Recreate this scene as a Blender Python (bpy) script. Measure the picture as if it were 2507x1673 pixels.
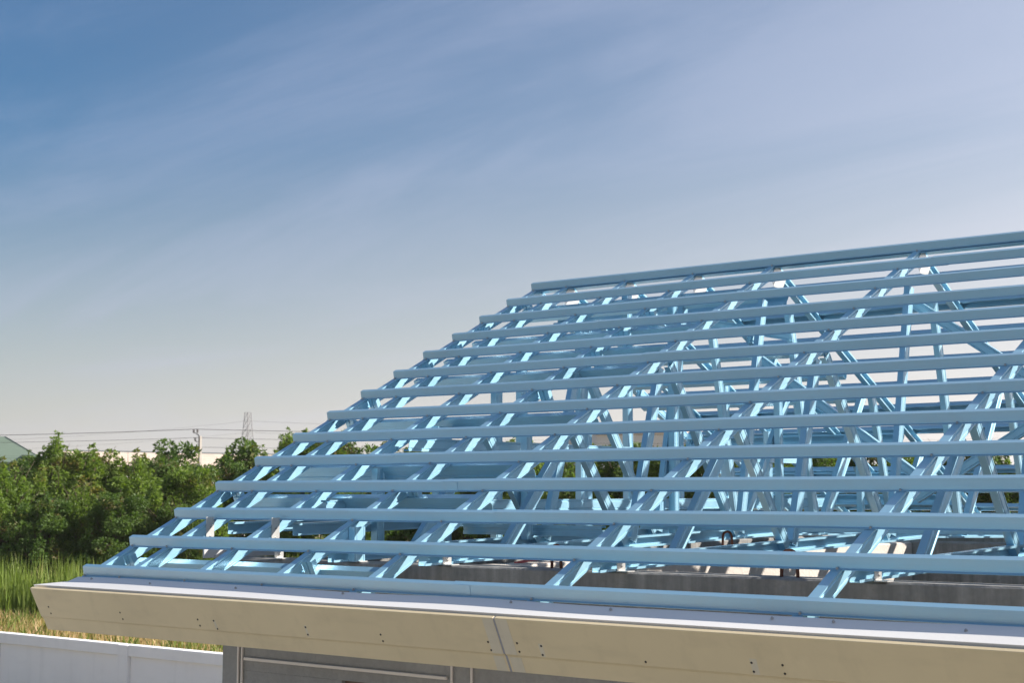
import bpy, math, random
import numpy as np
from mathutils import Vector, Matrix

R = math.radians
scene = bpy.context.scene
for o in list(bpy.data.objects):
    bpy.data.objects.remove(o)
col = scene.collection

# ------------------------------------------------------------------ camera
Z0 = 3.4                                     # height of the eave batten above the ground
CAM = Vector((6.8448, -4.9967, 0.3802 + Z0))
YAW, PITCH = R(38.47), R(5.635)
cd = bpy.data.cameras.new('camera')
cam = bpy.data.objects.new('camera', cd)
col.objects.link(cam)
cam.location = CAM
cam.rotation_euler = (R(90) + PITCH, 0, YAW)
cd.sensor_width = 36.0
cd.lens = 36.0 * 3778.7 / 2507.0
cd.clip_start, cd.clip_end = 0.05, 6000
cd.dof.use_dof = True
cd.dof.focus_distance, cd.dof.aperture_fstop = 7.6, 9.0
scene.camera = cam

# ------------------------------------------------------------------ light
SUN = Vector((1.15, 1.0, 1.0)).normalized()   # direction towards the sun
EL = math.asin(SUN.z)
AZ = math.atan2(SUN.x, SUN.y)                 # from +Y towards +X
sl = bpy.data.lights.new('sun', 'SUN')
sl.energy, sl.angle, sl.color = 5.0, R(0.53), (1.0, 0.93, 0.83)
so = bpy.data.objects.new('sun', sl)
col.objects.link(so)
so.location = (20, 20, 30)
so.rotation_euler = SUN.to_track_quat('Z', 'Y').to_euler()

world = bpy.data.worlds.new('World')
scene.world = world
world.use_nodes = True
wn, wl = world.node_tree.nodes, world.node_tree.links
wn.clear()


def N(nt, kind, **kw):
    n = nt.nodes.new(kind)
    for k, v in kw.items():
        if hasattr(n, k):
            setattr(n, k, v)
        else:
            n.inputs[k.replace('_', ' ')].default_value = v
    return n


def math_node(nt, op, a, b=None, clamp=False):
    n = nt.nodes.new('ShaderNodeMath')
    n.operation, n.use_clamp = op, clamp
    for i, v in enumerate((a, b)):
        if v is None:
            continue
        if isinstance(v, (int, float)):
            n.inputs[i].default_value = v
        else:
            nt.links.new(v, n.inputs[i])
    return n.outputs[0]


def mix_col(nt, fac, a, b, mode='MIX'):
    n = nt.nodes.new('ShaderNodeMix')
    n.data_type, n.blend_type = 'RGBA', mode
    for sock, v in ((n.inputs[0], fac), (n.inputs[6], a), (n.inputs[7], b)):
        if isinstance(v, (int, float)):
            sock.default_value = v
        elif isinstance(v, tuple):
            sock.default_value = (*v, 1.0) if len(v) == 3 else v
        else:
            nt.links.new(v, sock)
    return n.outputs[2]


def build_world():
    nt = world.node_tree
    out = nt.nodes.new('ShaderNodeOutputWorld')
    bg = nt.nodes.new('ShaderNodeBackground')
    bg.inputs['Strength'].default_value = 0.057
    sky = nt.nodes.new('ShaderNodeTexSky')
    sky.sky_type = 'NISHITA'
    sky.sun_disc = False
    sky.sun_elevation, sky.sun_rotation = EL, AZ
    sky.altitude, sky.air_density, sky.dust_density, sky.ozone_density = 0.0, 1.0, 0.5, 2.6
    tc = nt.nodes.new('ShaderNodeTexCoord')
    sep = nt.nodes.new('ShaderNodeSeparateXYZ')
    nt.links.new(tc.outputs['Generated'], sep.inputs[0])
    z = math_node(nt, 'MAXIMUM', sep.outputs[2], 0.0)
    dt = nt.nodes.new('ShaderNodeVectorMath')
    dt.operation = 'DOT_PRODUCT'
    nt.links.new(tc.outputs['Generated'], dt.inputs[0])
    dt.inputs[1].default_value = tuple(SUN)
    mu = dt.outputs['Value']                      # cosine of the angle to the sun
    fwd = rng(nt, mu, -0.22, 0.95, 0.0, 1.0)       # dusty air scatters forward
    # thin cirrus on a high flat layer
    den = math_node(nt, 'ADD', z, 0.13)
    u = math_node(nt, 'DIVIDE', sep.outputs[0], den)
    v = math_node(nt, 'DIVIDE', sep.outputs[1], den)
    cmb = nt.nodes.new('ShaderNodeCombineXYZ')
    nt.links.new(u, cmb.inputs[0]); nt.links.new(v, cmb.inputs[1])
    mp = nt.nodes.new('ShaderNodeMapping')
    mp.inputs['Rotation'].default_value = (0, 0, R(CLOUD[0]))
    mp.inputs['Scale'].default_value = (0.34, 0.95, 1)
    mp.inputs['Location'].default_value = (CLOUD[1], CLOUD[2], 0)
    nt.links.new(cmb.outputs[0], mp.inputs[0])
    no = N(nt, 'ShaderNodeTexNoise', Scale=1.7, Detail=8.0, Roughness=0.60, Distortion=1.0)
    nt.links.new(mp.outputs[0], no.inputs['Vector'])
    no2 = N(nt, 'ShaderNodeTexNoise', Scale=0.5, Detail=2.0, Roughness=0.5)
    nt.links.new(mp.outputs[0], no2.inputs['Vector'])
    s = math_node(nt, 'MULTIPLY', no.outputs['Fac'], no2.outputs['Fac'])
    cr = nt.nodes.new('ShaderNodeMapRange')
    cr.interpolation_type = 'SMOOTHSTEP'
    cr.inputs[1].default_value, cr.inputs[2].default_value = 0.19, 0.36
    cr.inputs[3].default_value, cr.inputs[4].default_value = 0.0, 0.32
    nt.links.new(s, cr.inputs[0])
    hs = nt.nodes.new('ShaderNodeHueSaturation')
    nt.links.new(rng(nt, z, 0.05, 0.22, 0.8, 1.5), hs.inputs['Saturation'])
    hs.inputs['Value'].default_value = 0.80
    nt.links.new(sky.outputs[0], hs.inputs['Color'])
    c1 = mix_col(nt, cr.outputs[0], hs.outputs[0], (3.7, 4.4, 6.4))
    # dry-season haze: thickens towards the horizon and glows towards the sun
    hz = math_node(nt, 'POWER', 2.7183, math_node(nt, 'MULTIPLY', z, rng(nt, fwd, 0.0, 0.6, -13.0, -5.0)))
    veil = math_node(nt, 'ADD', math_node(nt, 'MULTIPLY', hz, 0.93), math_node(nt, 'MULTIPLY', fwd, 0.36), True)
    hcol = mix_col(nt, math_node(nt, 'POWER', fwd, 0.8), HAZE[0], HAZE[1])
    hcol = mix_col(nt, rng(nt, z, 0.04, 0.26, 0.0, 1.0), hcol, mix_col(nt, 1.0, hcol, (0.86, 0.91, 1.01), 'MULTIPLY'))
    c2 = mix_col(nt, veil, c1, hcol)
    nt.links.new(c2, bg.inputs[0])
    nt.links.new(bg.outputs[0], out.inputs[0])


CLOUD = (38, 2.3, 0.4)
HAZE = ((5.7, 5.35, 5.2), (11.9, 11.2, 10.8))


def rng(nt, src, a, b, c, d):
    n = nt.nodes.new('ShaderNodeMapRange')
    for i, v in enumerate((a, b, c, d)):
        n.inputs[i + 1].default_value = v
    nt.links.new(src, n.inputs[0])
    return n.outputs[0]


build_world()
vs = scene.view_settings
vs.view_transform, vs.look, vs.exposure, vs.gamma = 'Standard', 'None', 1.0, 1.0
vs.use_curve_mapping = False
scene.render.engine = 'CYCLES'
scene.render.resolution_x, scene.render.resolution_y = 1024, 684

# ------------------------------------------------------------------ materials


def new_mat(name):
    m = bpy.data.materials.new(name)
    m.use_nodes = True
    nt = m.node_tree
    b = nt.nodes['Principled BSDF']
    return m, nt, b


def coords(nt, kind='Object', scale=(1, 1, 1)):
    tc = nt.nodes.new('ShaderNodeTexCoord')
    mp = nt.nodes.new('ShaderNodeMapping')
    mp.inputs['Scale'].default_value = scale
    nt.links.new(tc.outputs[kind], mp.inputs[0])
    return mp.outputs[0]


def noise(nt, vec, scale, detail=3.0, rough=0.5):
    n = N(nt, 'ShaderNodeTexNoise', Scale=scale, Detail=detail, Roughness=rough)
    nt.links.new(vec, n.inputs['Vector'])
    return n.outputs['Fac']


def bump(nt, b, src, strength, dist=0.01):
    n = nt.nodes.new('ShaderNodeBump')
    n.inputs['Strength'].default_value, n.inputs['Distance'].default_value = strength, dist
    nt.links.new(src, n.inputs['Height'])
    nt.links.new(n.outputs[0], b.inputs['Normal'])


def steel(name, base, metallic=0.25, rough=0.34, var=0.07, dust=0.10, coat=0.9):
    m, nt, b = new_mat(name)
    vec = coords(nt)
    n1 = noise(nt, vec, 1.6, 4)
    n2 = noise(nt, vec, 14, 4, 0.6)
    dark = tuple(x * (1 - var) for x in base)
    lite = tuple(min(1, x * (1 + var)) for x in base)
    c = mix_col(nt, rng(nt, n1, 0.3, 0.7, 0, 1), dark, lite)
    oi = nt.nodes.new('ShaderNodeObjectInfo')
    c = mix_col(nt, rng(nt, oi.outputs['Random'], 0, 1, 0.0, 0.30), c, tuple(x * 0.78 for x in base))
    # fine scuffs along the length, then faint dust
    n3 = noise(nt, coords(nt, scale=(2.0, 60, 60)), 3.0, 4, 0.7)
    c = mix_col(nt, rng(nt, n3, 0.62, 0.74, 0, 0.14), c, (0.66, 0.72, 0.75))
    c = mix_col(nt, rng(nt, n2, 0.45, 0.8, 0, dust), c, (0.52, 0.49, 0.44))
    nt.links.new(c, b.inputs['Base Color'])
    b.inputs['Metallic'].default_value = metallic
    b.inputs['Coat Weight'].default_value, b.inputs['Coat Roughness'].default_value = coat, 0.14
    b.inputs['Coat IOR'].default_value = 1.6
    nt.links.new(rng(nt, n2, 0.3, 0.7, rough - 0.03, rough + 0.06), b.inputs['Roughness'])
    bump(nt, b, noise(nt, coords(nt), 4, 1), 0.02, 0.004)
    return m


M = {}
M['steel'] = steel('blue_coated_steel', (0.33, 0.60, 0.765), 0.45, 0.40)
M['batten'] = steel('blue_batten_steel', (0.26, 0.475, 0.63), 0.25, 0.34, 0.06)
M['galv'] = steel('galvanised_plate', (0.62, 0.61, 0.59), 0.5, 0.38, 0.12)
M['screw'] = steel('screw_steel', (0.42, 0.41, 0.40), 0.5, 0.4)


def concrete(name, a, b_, streak=0.5):
    m, nt, b = new_mat(name)
    vec = coords(nt)
    n1 = noise(nt, vec, 1.7, 6, 0.62)
    n2 = noise(nt, coords(nt, scale=(9, 9, 0.9)), 2.0, 5, 0.6)
    n3 = noise(nt, vec, 40, 4, 0.6)
    f = math_node(nt, 'ADD', math_node(nt, 'MULTIPLY', n1, 1 - streak), math_node(nt, 'MULTIPLY', n2, streak))
    c = mix_col(nt, rng(nt, f, 0.32, 0.66, 0, 1), a, b_)
    c = mix_col(nt, rng(nt, n3, 0.35, 0.75, 0, 0.25), c, tuple(x * 0.6 for x in a))
    nt.links.new(c, b.inputs['Base Color'])
    b.inputs['Roughness'].default_value = 0.9
    bump(nt, b, n3, 0.5, 0.01)
    return m


M['beam'] = concrete('cast_beam_concrete', (0.135, 0.135, 0.135), (0.33, 0.32, 0.305), 0.6)
M['render'] = concrete('grey_cement_render', (0.24, 0.235, 0.225), (0.34, 0.33, 0.315), 0.15)
M['inner'] = concrete('inner_wall_plaster', (0.46, 0.42, 0.38), (0.58, 0.53, 0.48), 0.25)
M['slab'] = concrete('yard_concrete', (0.30, 0.285, 0.25), (0.42, 0.40, 0.355), 0.0)


def paint(name, a, var=0.06, rough=0.6, dirt=0.12, streak=0.0):
    m, nt, b = new_mat(name)
    vec = coords(nt)
    n1 = noise(nt, vec, 1.3, 5, 0.6)
    n2 = noise(nt, coords(nt, scale=(3, 3, 12)), 1.0, 4, 0.6)
    c = mix_col(nt, rng(nt, n1, 0.3, 0.7, 0, 1), tuple(x * (1 - var) for x in a), tuple(min(1, x * (1 + var)) for x in a))
    c = mix_col(nt, rng(nt, n2, 0.52, 0.8, 0, dirt), c, tuple(x * 0.55 for x in a))
    if streak:
        n4 = noise(nt, coords(nt, scale=(7, 7, 0.5)), 1.0, 5, 0.65)
        c = mix_col(nt, rng(nt, n4, 0.52, 0.72, 0, streak), c, tuple(x * 0.5 for x in a))
        n5 = noise(nt, vec, 6.0, 6, 0.7)
        c = mix_col(nt, rng(nt, n5, 0.6, 0.75, 0, streak), c, tuple(min(1, x * 1.25 + 0.05) for x in a))
    nt.links.new(c, b.inputs['Base Color'])
    b.inputs['Roughness'].default_value = rough
    bump(nt, b, noise(nt, vec, 120, 2), 0.12, 0.002)
    return m


M['fascia'] = paint('cream_fascia_primer', (0.70, 0.58, 0.365), 0.07, 0.65, 0.22, 0.16)
M['filler'] = paint('joint_filler', (0.66, 0.59, 0.45), 0.12, 0.85, 0.3, 0.2)
M['sealant'] = paint('grey_sealant', (0.33, 0.33, 0.36), 0.2, 0.6, 0.3)
M['flash'] = paint('white_coated_sheet', (0.78, 0.765, 0.745), 0.03, 0.35, 0.08)
M['fence'] = paint('white_fence_paint', (0.90, 0.88, 0.86), 0.03, 0.6, 0.10, 0.14)
M['bead'] = paint('plaster_bead', (0.70, 0.63, 0.56), 0.05, 0.6, 0.1)
M['hole'] = paint('dark_screw_hole', (0.035, 0.03, 0.03), 0.1, 0.8, 0.0)
M['board'] = paint('grey_board', (0.50, 0.49, 0.49), 0.06, 0.7, 0.1)
M['brown'] = paint('brown_window_frame', (0.13, 0.075, 0.045), 0.1, 0.5, 0.1)
M['dark'] = paint('dark_room', (0.05, 0.045, 0.04), 0.1, 0.8, 0)
M['rust'] = paint('rusty_bar', (0.22, 0.085, 0.05), 0.25, 0.85, 0.3)
M['twine'] = paint('red_twine', (0.55, 0.13, 0.13), 0.1, 0.7, 0)
M['pole'] = paint('pole_concrete', (0.36, 0.33, 0.30), 0.06, 0.85, 0.15)
M['porcelain'] = paint('dark_insulator', (0.07, 0.055, 0.05), 0.1, 0.4, 0)
M['wire'] = paint('cable_black', (0.12, 0.12, 0.125), 0.05, 0.7, 0)
M['tower'] = paint('tower_zinc', (0.22, 0.22, 0.23), 0.05, 0.6, 0)
M['green'] = paint('green_sheet', (0.15, 0.20, 0.145), 0.05, 0.5, 0.1)
M['greend'] = paint('green_trim', (0.07, 0.13, 0.07), 0.05, 0.5, 0.1)
M['louvre'] = paint('grey_louvre', (0.09, 0.11, 0.12), 0.05, 0.6, 0)
M['tile'] = paint('pale_roof_tile', (0.52, 0.42, 0.35), 0.1, 0.8, 0.25)
M['white'] = paint('pale_facade', (0.72, 0.68, 0.63), 0.04, 0.8, 0.15)
M['glass'] = paint('window_glass', (0.05, 0.055, 0.06), 0.1, 0.15, 0)


def ground_mat():
    m, nt, b = new_mat('field_soil')
    vec = coords(nt)
    n1 = noise(nt, vec, 0.25, 6, 0.6)
    n2 = noise(nt, vec, 3.0, 5, 0.6)
    c = mix_col(nt, rng(nt, n1, 0.35, 0.65, 0, 1), (0.20, 0.145, 0.08), (0.09, 0.11, 0.035))
    c = mix_col(nt, rng(nt, n2, 0.3, 0.7, 0, 0.6), c, (0.26, 0.19, 0.11))
    nt.links.new(c, b.inputs['Base Color'])
    b.inputs['Roughness'].default_value = 0.95
    bump(nt, b, n2, 0.6, 0.08)
    return m


M['ground'] = ground_mat()


def leaf_mat(name, a, b_, trans=0.35, scale=0.9, dry=None):
    m, nt, b = new_mat(name)
    geo = nt.nodes.new('ShaderNodeNewGeometry')
    oi = nt.nodes.new('ShaderNodeObjectInfo')
    vec = coords(nt)
    n1 = noise(nt, vec, scale, 4, 0.6)
    r = geo.outputs['Random Per Island']
    f = math_node(nt, 'ADD', math_node(nt, 'MULTIPLY', r, 0.5), math_node(nt, 'MULTIPLY', rng(nt, n1, 0.3, 0.7, 0, 1), 0.5))
    c = mix_col(nt, f, a, b_)
    c = mix_col(nt, math_node(nt, 'MULTIPLY', oi.outputs['Random'], 0.35), c, tuple(x * 0.72 for x in a))
    tint = math_node(nt, 'FRACT', math_node(nt, 'MULTIPLY', oi.outputs['Random'], 7.31))
    c = mix_col(nt, math_node(nt, 'MULTIPLY', tint, 0.22), c, (b_[0] * 1.1, b_[1] * 0.95, b_[2]))
    if dry:
        n2 = noise(nt, vec, 0.8, 3, 0.5)
        sel = math_node(nt, 'MULTIPLY', rng(nt, n2, 0.57, 0.66, 0, 1.0), r)
        c = mix_col(nt, sel, c, dry)
    nt.links.new(c, b.inputs['Base Color'])
    b.inputs['Roughness'].default_value = 0.55
    b.inputs['Specular IOR Level'].default_value = 0.3
    tr = nt.nodes.new('ShaderNodeBsdfTranslucent')
    nt.links.new(mix_col(nt, 1.0, c, (1.25, 1.35, 0.6), 'MULTIPLY'), tr.inputs[0])
    mx = nt.nodes.new('ShaderNodeMixShader')
    mx.inputs[0].default_value = trans
    nt.links.new(b.outputs[0], mx.inputs[1])
    nt.links.new(tr.outputs[0], mx.inputs[2])
    nt.links.new(mx.outputs[0], nt.nodes['Material Output'].inputs[0])
    return m


M['leaf'] = leaf_mat('shrub_leaves', (0.055, 0.115, 0.022), (0.205, 0.285, 0.052), 0.42, 0.9, (0.24, 0.13, 0.06))
M['leafdark'] = leaf_mat('dark_shrub_leaves', (0.04, 0.095, 0.024), (0.135, 0.205, 0.044), 0.40, 0.9, (0.2, 0.10, 0.05))
M['bark'] = paint('shrub_bark', (0.10, 0.075, 0.05), 0.2, 0.95, 0.3)
M['reed'] = leaf_mat('green_reed', (0.10, 0.17, 0.03), (0.27, 0.34, 0.08), 0.4, 0.4, (0.40, 0.33, 0.16))
M['dry'] = leaf_mat('dry_grass', (0.38, 0.26, 0.13), (0.56, 0.42, 0.23), 0.3, 0.5)
M['weed'] = leaf_mat('green_weed', (0.10, 0.15, 0.03), (0.20, 0.25, 0.06), 0.35, 0.5)

# ------------------------------------------------------------------ helpers


def tag(o, label=None, cat=None, group=None, kind=None):
    for k, v in (('label', label), ('category', cat), ('group', group), ('kind', kind)):
        if v:
            o[k] = v
    return o


def link(name, me, parent=None):
    o = bpy.data.objects.new(name, me)
    col.objects.link(o)
    if parent is not None:
        o.parent = parent
    return o


def empty(name, loc=(0, 0, 0)):
    o = bpy.data.objects.new(name, None)
    col.objects.link(o)
    o.location = loc
    o.empty_display_size = 0.3
    return o


class MB:
    def __init__(self):
        self.v, self.f = [], []

    def add(self, vs, fs):
        k = len(self.v)
        self.v += [tuple(p) for p in vs]
        self.f += [tuple(i + k for i in f) for f in fs]
        return self

    def box(self, x0, x1, y0, y1, z0, z1):
        vs = [(x, y, z) for z in (z0, z1) for y in (y0, y1) for x in (x0, x1)]
        return self.add(vs, [(0, 2, 3, 1), (4, 5, 7, 6), (0, 1, 5, 4), (2, 6, 7, 3), (0, 4, 6, 2), (1, 3, 7, 5)])

    def frame(self, o, a, b, c_, sa, sb, sc):
        """box with one corner o and edge vectors a*sa, b*sb, c*sc"""
        o, a, b, c_ = Vector(o), Vector(a) * sa, Vector(b) * sb, Vector(c_) * sc
        vs = [o + a * i + b * j + c_ * k for k in (0, 1) for j in (0, 1) for i in (0, 1)]
        return self.add(vs, [(0, 2, 3, 1), (4, 5, 7, 6), (0, 1, 5, 4), (2, 6, 7, 3), (0, 4, 6, 2), (1, 3, 7, 5)])

    def tube(self, pts, r, n=6, taper=None):
        pts = [Vector(p) for p in pts]
        rings = []
        for i, p in enumerate(pts):
            d = (pts[min(i + 1, len(pts) - 1)] - pts[max(i - 1, 0)]).normalized()
            a = d.orthogonal().normalized() if i == 0 else (rings[-1][1] - d * rings[-1][1].dot(d)).normalized()
            b = d.cross(a)
            rr = r if taper is None else r + (taper - r) * i / (len(pts) - 1)
            rings.append(([p + (a * math.cos(2 * math.pi * k / n) + b * math.sin(2 * math.pi * k / n)) * rr for k in range(n)], a))
        vs = [q for ring, _ in rings for q in ring]
        fs = []
        for i in range(len(pts) - 1):
            for k in range(n):
                fs.append((i * n + k, i * n + (k + 1) % n, (i + 1) * n + (k + 1) % n, (i + 1) * n + k))
        fs.append(tuple(range(n - 1, -1, -1)))
        fs.append(tuple((len(pts) - 1) * n + k for k in range(n)))
        return self.add(vs, fs)

    def mesh(self, name, mat, smooth=False):
        me = bpy.data.meshes.new(name)
        me.from_pydata(self.v, [], self.f)
        me.materials.append(mat)
        if smooth:
            me.polygons.foreach_set('use_smooth', [True] * len(me.polygons))
        me.update()
        return me

    def build(self, name, mat, parent=None, smooth=False):
        return link(name, self.mesh(name, mat, smooth), parent)


def offset_path(pts, t):
    """second wall of a folded sheet, t to the left of the path"""
    P = [np.array(p, float) for p in pts]
    nrm = []
    for a, b in zip(P[:-1], P[1:]):
        d = (b - a) / np.linalg.norm(b - a)
        nrm.append(np.array([-d[1], d[0]]))
    out = []
    for i, p in enumerate(P):
        if i == 0:
            out.append(p + nrm[0] * t)
        elif i == len(P) - 1:
            out.append(p + nrm[-1] * t)
        else:
            m = nrm[i - 1] + nrm[i]
            m = m / np.linalg.norm(m)
            out.append(p + m * t / max(0.35, float(m @ nrm[i])))
    return out


def sheet(mb, path, t, p0, p1, adir, bdir, e0=None, e1=None):
    """sweep a folded-sheet profile (a,b) from p0 to p1; e0/e1 = (point, normal) cut planes"""
    p0, p1, adir, bdir = Vector(p0), Vector(p1), Vector(adir), Vector(bdir)
    ax = (p1 - p0)
    L = ax.length
    ax = ax / L
    inner = offset_path(path, t)
    prof = [Vector((0, 0, 0)) + adir * p[0] + bdir * p[1] for p in list(path) + inner]
    n = len(path)

    def ring(base, cut, dflt):
        out = []
        for q in prof:
            p = base + q
            if cut:
                cp, cn = Vector(cut[0]), Vector(cut[1])
                p = p + ax * ((cp - p).dot(cn) / ax.dot(cn))
            out.append(p)
        return out
    a = ring(p0, e0, 0)
    b = ring(p1, e1, L)
    m = len(prof)
    vs = a + b
    fs = []
    for i in range(n - 1):
        fs.append((i, i + 1, m + i + 1, m + i))
        fs.append((n + i + 1, n + i, m + n + i, m + n + i + 1))
        fs.append((i + 1, i, n + i, n + i + 1))
        fs.append((m + i, m + i + 1, m + n + i + 1, m + n + i))
    fs.append((0, m, m + n, n))
    fs.append((n - 1, 2 * n - 1, m + 2 * n - 1, m + n - 1))
    return mb.add(vs, fs)


def sheet_path(mb, path, t, pts, adir, bdir):
    """folded sheet swept through several points without turning"""
    adir, bdir = Vector(adir), Vector(bdir)
    prof = [adir * p[0] + bdir * p[1] for p in list(path) + offset_path(path, t)]
    n, m, k = len(path), 2 * len(path), len(pts)
    vs = [Vector(p) + q for p in pts for q in prof]
    fs = []
    for j in range(k - 1):
        a, b = j * m, (j + 1) * m
        for i in range(n - 1):
            fs.append((a + i, a + i + 1, b + i + 1, b + i))
            fs.append((a + n + i + 1, a + n + i, b + n + i, b + n + i + 1))
        fs.append((a, b, b + n, a + n))
        fs.append((a + n - 1, a + 2 * n - 1, b + 2 * n - 1, b + n - 1))
    e = (k - 1) * m
    for i in range(n - 1):
        fs.append((i + 1, i, n + i, n + i + 1))
        fs.append((e + i, e + i + 1, e + n + i + 1, e + n + i))
    return mb.add(vs, fs)


def c_profile(h=0.065, b=0.043, lip=0.011, rib=0.005, open_right=False):
    web = []
    if rib:
        for r0, r1 in ((0.10, 0.25), (0.75, 0.90)):
            web += [(b, -h * r0), (b - rib, -h * (r0 + 0.045)), (b - rib, -h * (r1 - 0.045)), (b, -h * r1)]
    pts = [(0, -lip), (0, 0), (b, 0)] + web + [(b, -h), (0, -h), (0, -h + lip)]
    if open_right:
        pts = [(b - a, q) for a, q in pts]
    return pts


# ------------------------------------------------------------------ roof geometry
TH = 0.4599
CS, SN, TN = math.cos(TH), math.sin(TH), math.tan(TH)
S = 0.33                                  # batten gauge
YR = 3.885                                # ridge
X = Vector((1, 0, 0))
VF, WF = Vector((0, CS, SN)), Vector((0, -SN, CS))      # front slope: up-slope, normal
VB, WB = Vector((0, -CS, SN)), Vector((0, SN, CS))      # back slope
OF = Vector((0, 0, Z0))
OB = Vector((0, 2 * YR, Z0))
XR = 8.3                                  # right end of the built roof


def rp(back, x, s, w):
    return (OB + VB * s + WB * w if back else OF + VF * s + WF * w) + X * x


SR = YR / CS + 0.0                         # slope length to the ridge at w=0
house = empty('house', (0, 0, 0))
tag(house, 'grey rendered house under construction with bare blue steel roof frame', 'house')

# --- battens -------------------------------------------------------------
random.seed(4)
# hat section, arris (front top edge) at the origin; path runs so that the sheet thickens inwards
HAT = [(-0.025, -0.0445), (-0.0125, -0.0438), (0, 0), (0.0265, 0), (0.039, -0.0438), (0.052, -0.0445)]
RAFT = [0.0, 0.286, 0.80, 1.357, 1.957, 2.956, 4.157, 5.36, 6.56, 7.76]
scr = MB()
scr.tube([(0, 0, 0), (0, 0, 0.003)], 0.0062, 6).tube([(0, 0, 0.003), (0, 0, 0.0075)], 0.0040, 6)
screw_me = scr.mesh('screw', M['screw'])
splices = {3: [1.72], 4: [1.10], 5: [1.05], 6: [1.62], 8: [1.95], 10: [1.22], 9: [2.62], 7: [4.3], 2: [2.3], 1: [3.35], 0: [2.55], 11: [3.9], 12: [3.2], 13: [4.6]}
ROTF = Matrix((X, VF, WF)).transposed().to_euler()
ROTB = Matrix((X, -VB, WB)).transposed().to_euler()
for back in (False, True):
    for k in range(14):
        s = k * S + random.uniform(-0.002, 0.002)
        dw = random.uniform(-0.0008, 0.0008)
        x0 = random.uniform(-0.006, 0.006)
        mb = MB()
        cuts = splices.get(k, []) if not back else [random.uniform(1.5, 5)]
        xs = [x0] + cuts + [XR]
        for i in range(len(xs) - 1):
            # second length laps over the first, 1.8 mm proud
            up = 0.0018 * (i % 2)
            a, b = xs[i], xs[i + 1] + (0.10 if i < len(xs) - 2 else 0)
            sag = random.uniform(-0.002, 0.002)
            pth = [(p[0] * (1 + 0.04 * (i % 2)), p[1]) for p in HAT]
            if k == 13:
                pth = [(p[0], p[1]) for p in HAT]
            V_ = VF if not back else VB
            W_ = WF if not back else WB
            ns = max(2, int((b - a) / 0.3))
            ph1, ph2 = random.uniform(0, 6), random.uniform(0, 6)
            pts = []
            for q in range(ns + 1):
                xx = a + (b - a) * q / ns
                pts.append(rp(back, xx, s + 0.0022 * math.sin(xx * 1.7 + ph1), dw + up + 0.0010 * math.sin(xx * 2.6 + ph2)))
            sheet_path(mb, pth, -0.0014, pts, V_, W_)
        bo = mb.build('batten', M['batten'], house)
        if not back:
            for j, xr in enumerate(RAFT[:8]):
                so_ = link('screw', screw_me, bo)
                so_.location = rp(False, xr + 0.022 + random.uniform(-0.006, 0.006), s - 0.020, -0.0425)
                so_.rotation_euler = ROTF

# --- ridge capping channel under the last batten ---------------------------
mb = MB()
sheet(mb, [(-0.05, -0.03), (0, 0), (0.05, -0.03)], -0.0014, (0.02, YR, Z0 + YR * TN - 0.052), (XR, YR, Z0 + YR * TN - 0.052), (0, 1, 0), (0, 0, 1))
mb.build('ridge_channel', M['steel'], house)

# --- trusses ---------------------------------------------------------------
WR = -0.0455                               # rafter top, under the batten feet
CH, CB = 0.065, 0.043
RIDGE_CUT = ((0, YR, 0), (0, 1, 0))


def zb(y, base=0.045, camber=0.021):
    yy = y if y < YR else 2 * YR - y
    return Z0 + base + camber * (yy - 0.58)


def top_chord(parent, x, back, open_right, name='top_chord', s0=-0.136):
    mb = MB()
    V_, W_ = (VB, WB) if back else (VF, WF)
    prof = c_profile(CH, CB, rib=0.0 if open_right else 0.0045, open_right=open_right)
    t = 0.0016 if not open_right else -0.0016
    p0, p1 = rp(back, x, s0, WR), rp(back, x, SR, WR)
    cut = ((0, YR + (0.0015 if back else -0.0015), 0), (0, 1, 0))
    sheet(mb, prof, -t, p0, p1, X, W_, None, cut)
    return mb.build(name, M['steel'], parent)


def member(parent, name, x, y0, z0, y1, z1, h=0.060, b=0.037, open_right=False, mat='steel', extra=0.0):
    """C member in a plane x=const along (y0,z0)-(y1,z1) centreline"""
    a, c = Vector((x, y0, z0)), Vector((x, y1, z1))
    ax = (c - a).normalized()
    bd = Vector((0, -ax.z, ax.y))
    mb = MB()
    prof = [(p[0], p[1] + h / 2) for p in c_profile(h, b, 0.010, 0.0022, open_right)]
    t = -0.0016 if not open_right else 0.0016
    sheet(mb, prof, t, a - ax * extra, c + ax * extra, X, bd)
    return mb.build(name, M[mat], parent)


WEBS = [(1.06, 0.095, 1.53, 0.61), (1.66, 0.70, 2.12, 0.11), (2.19, 0.115, 2.50, 1.10), (2.60, 1.13, 3.33, 0.135), (3.38, 0.14, 3.72, 1.62)]


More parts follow.
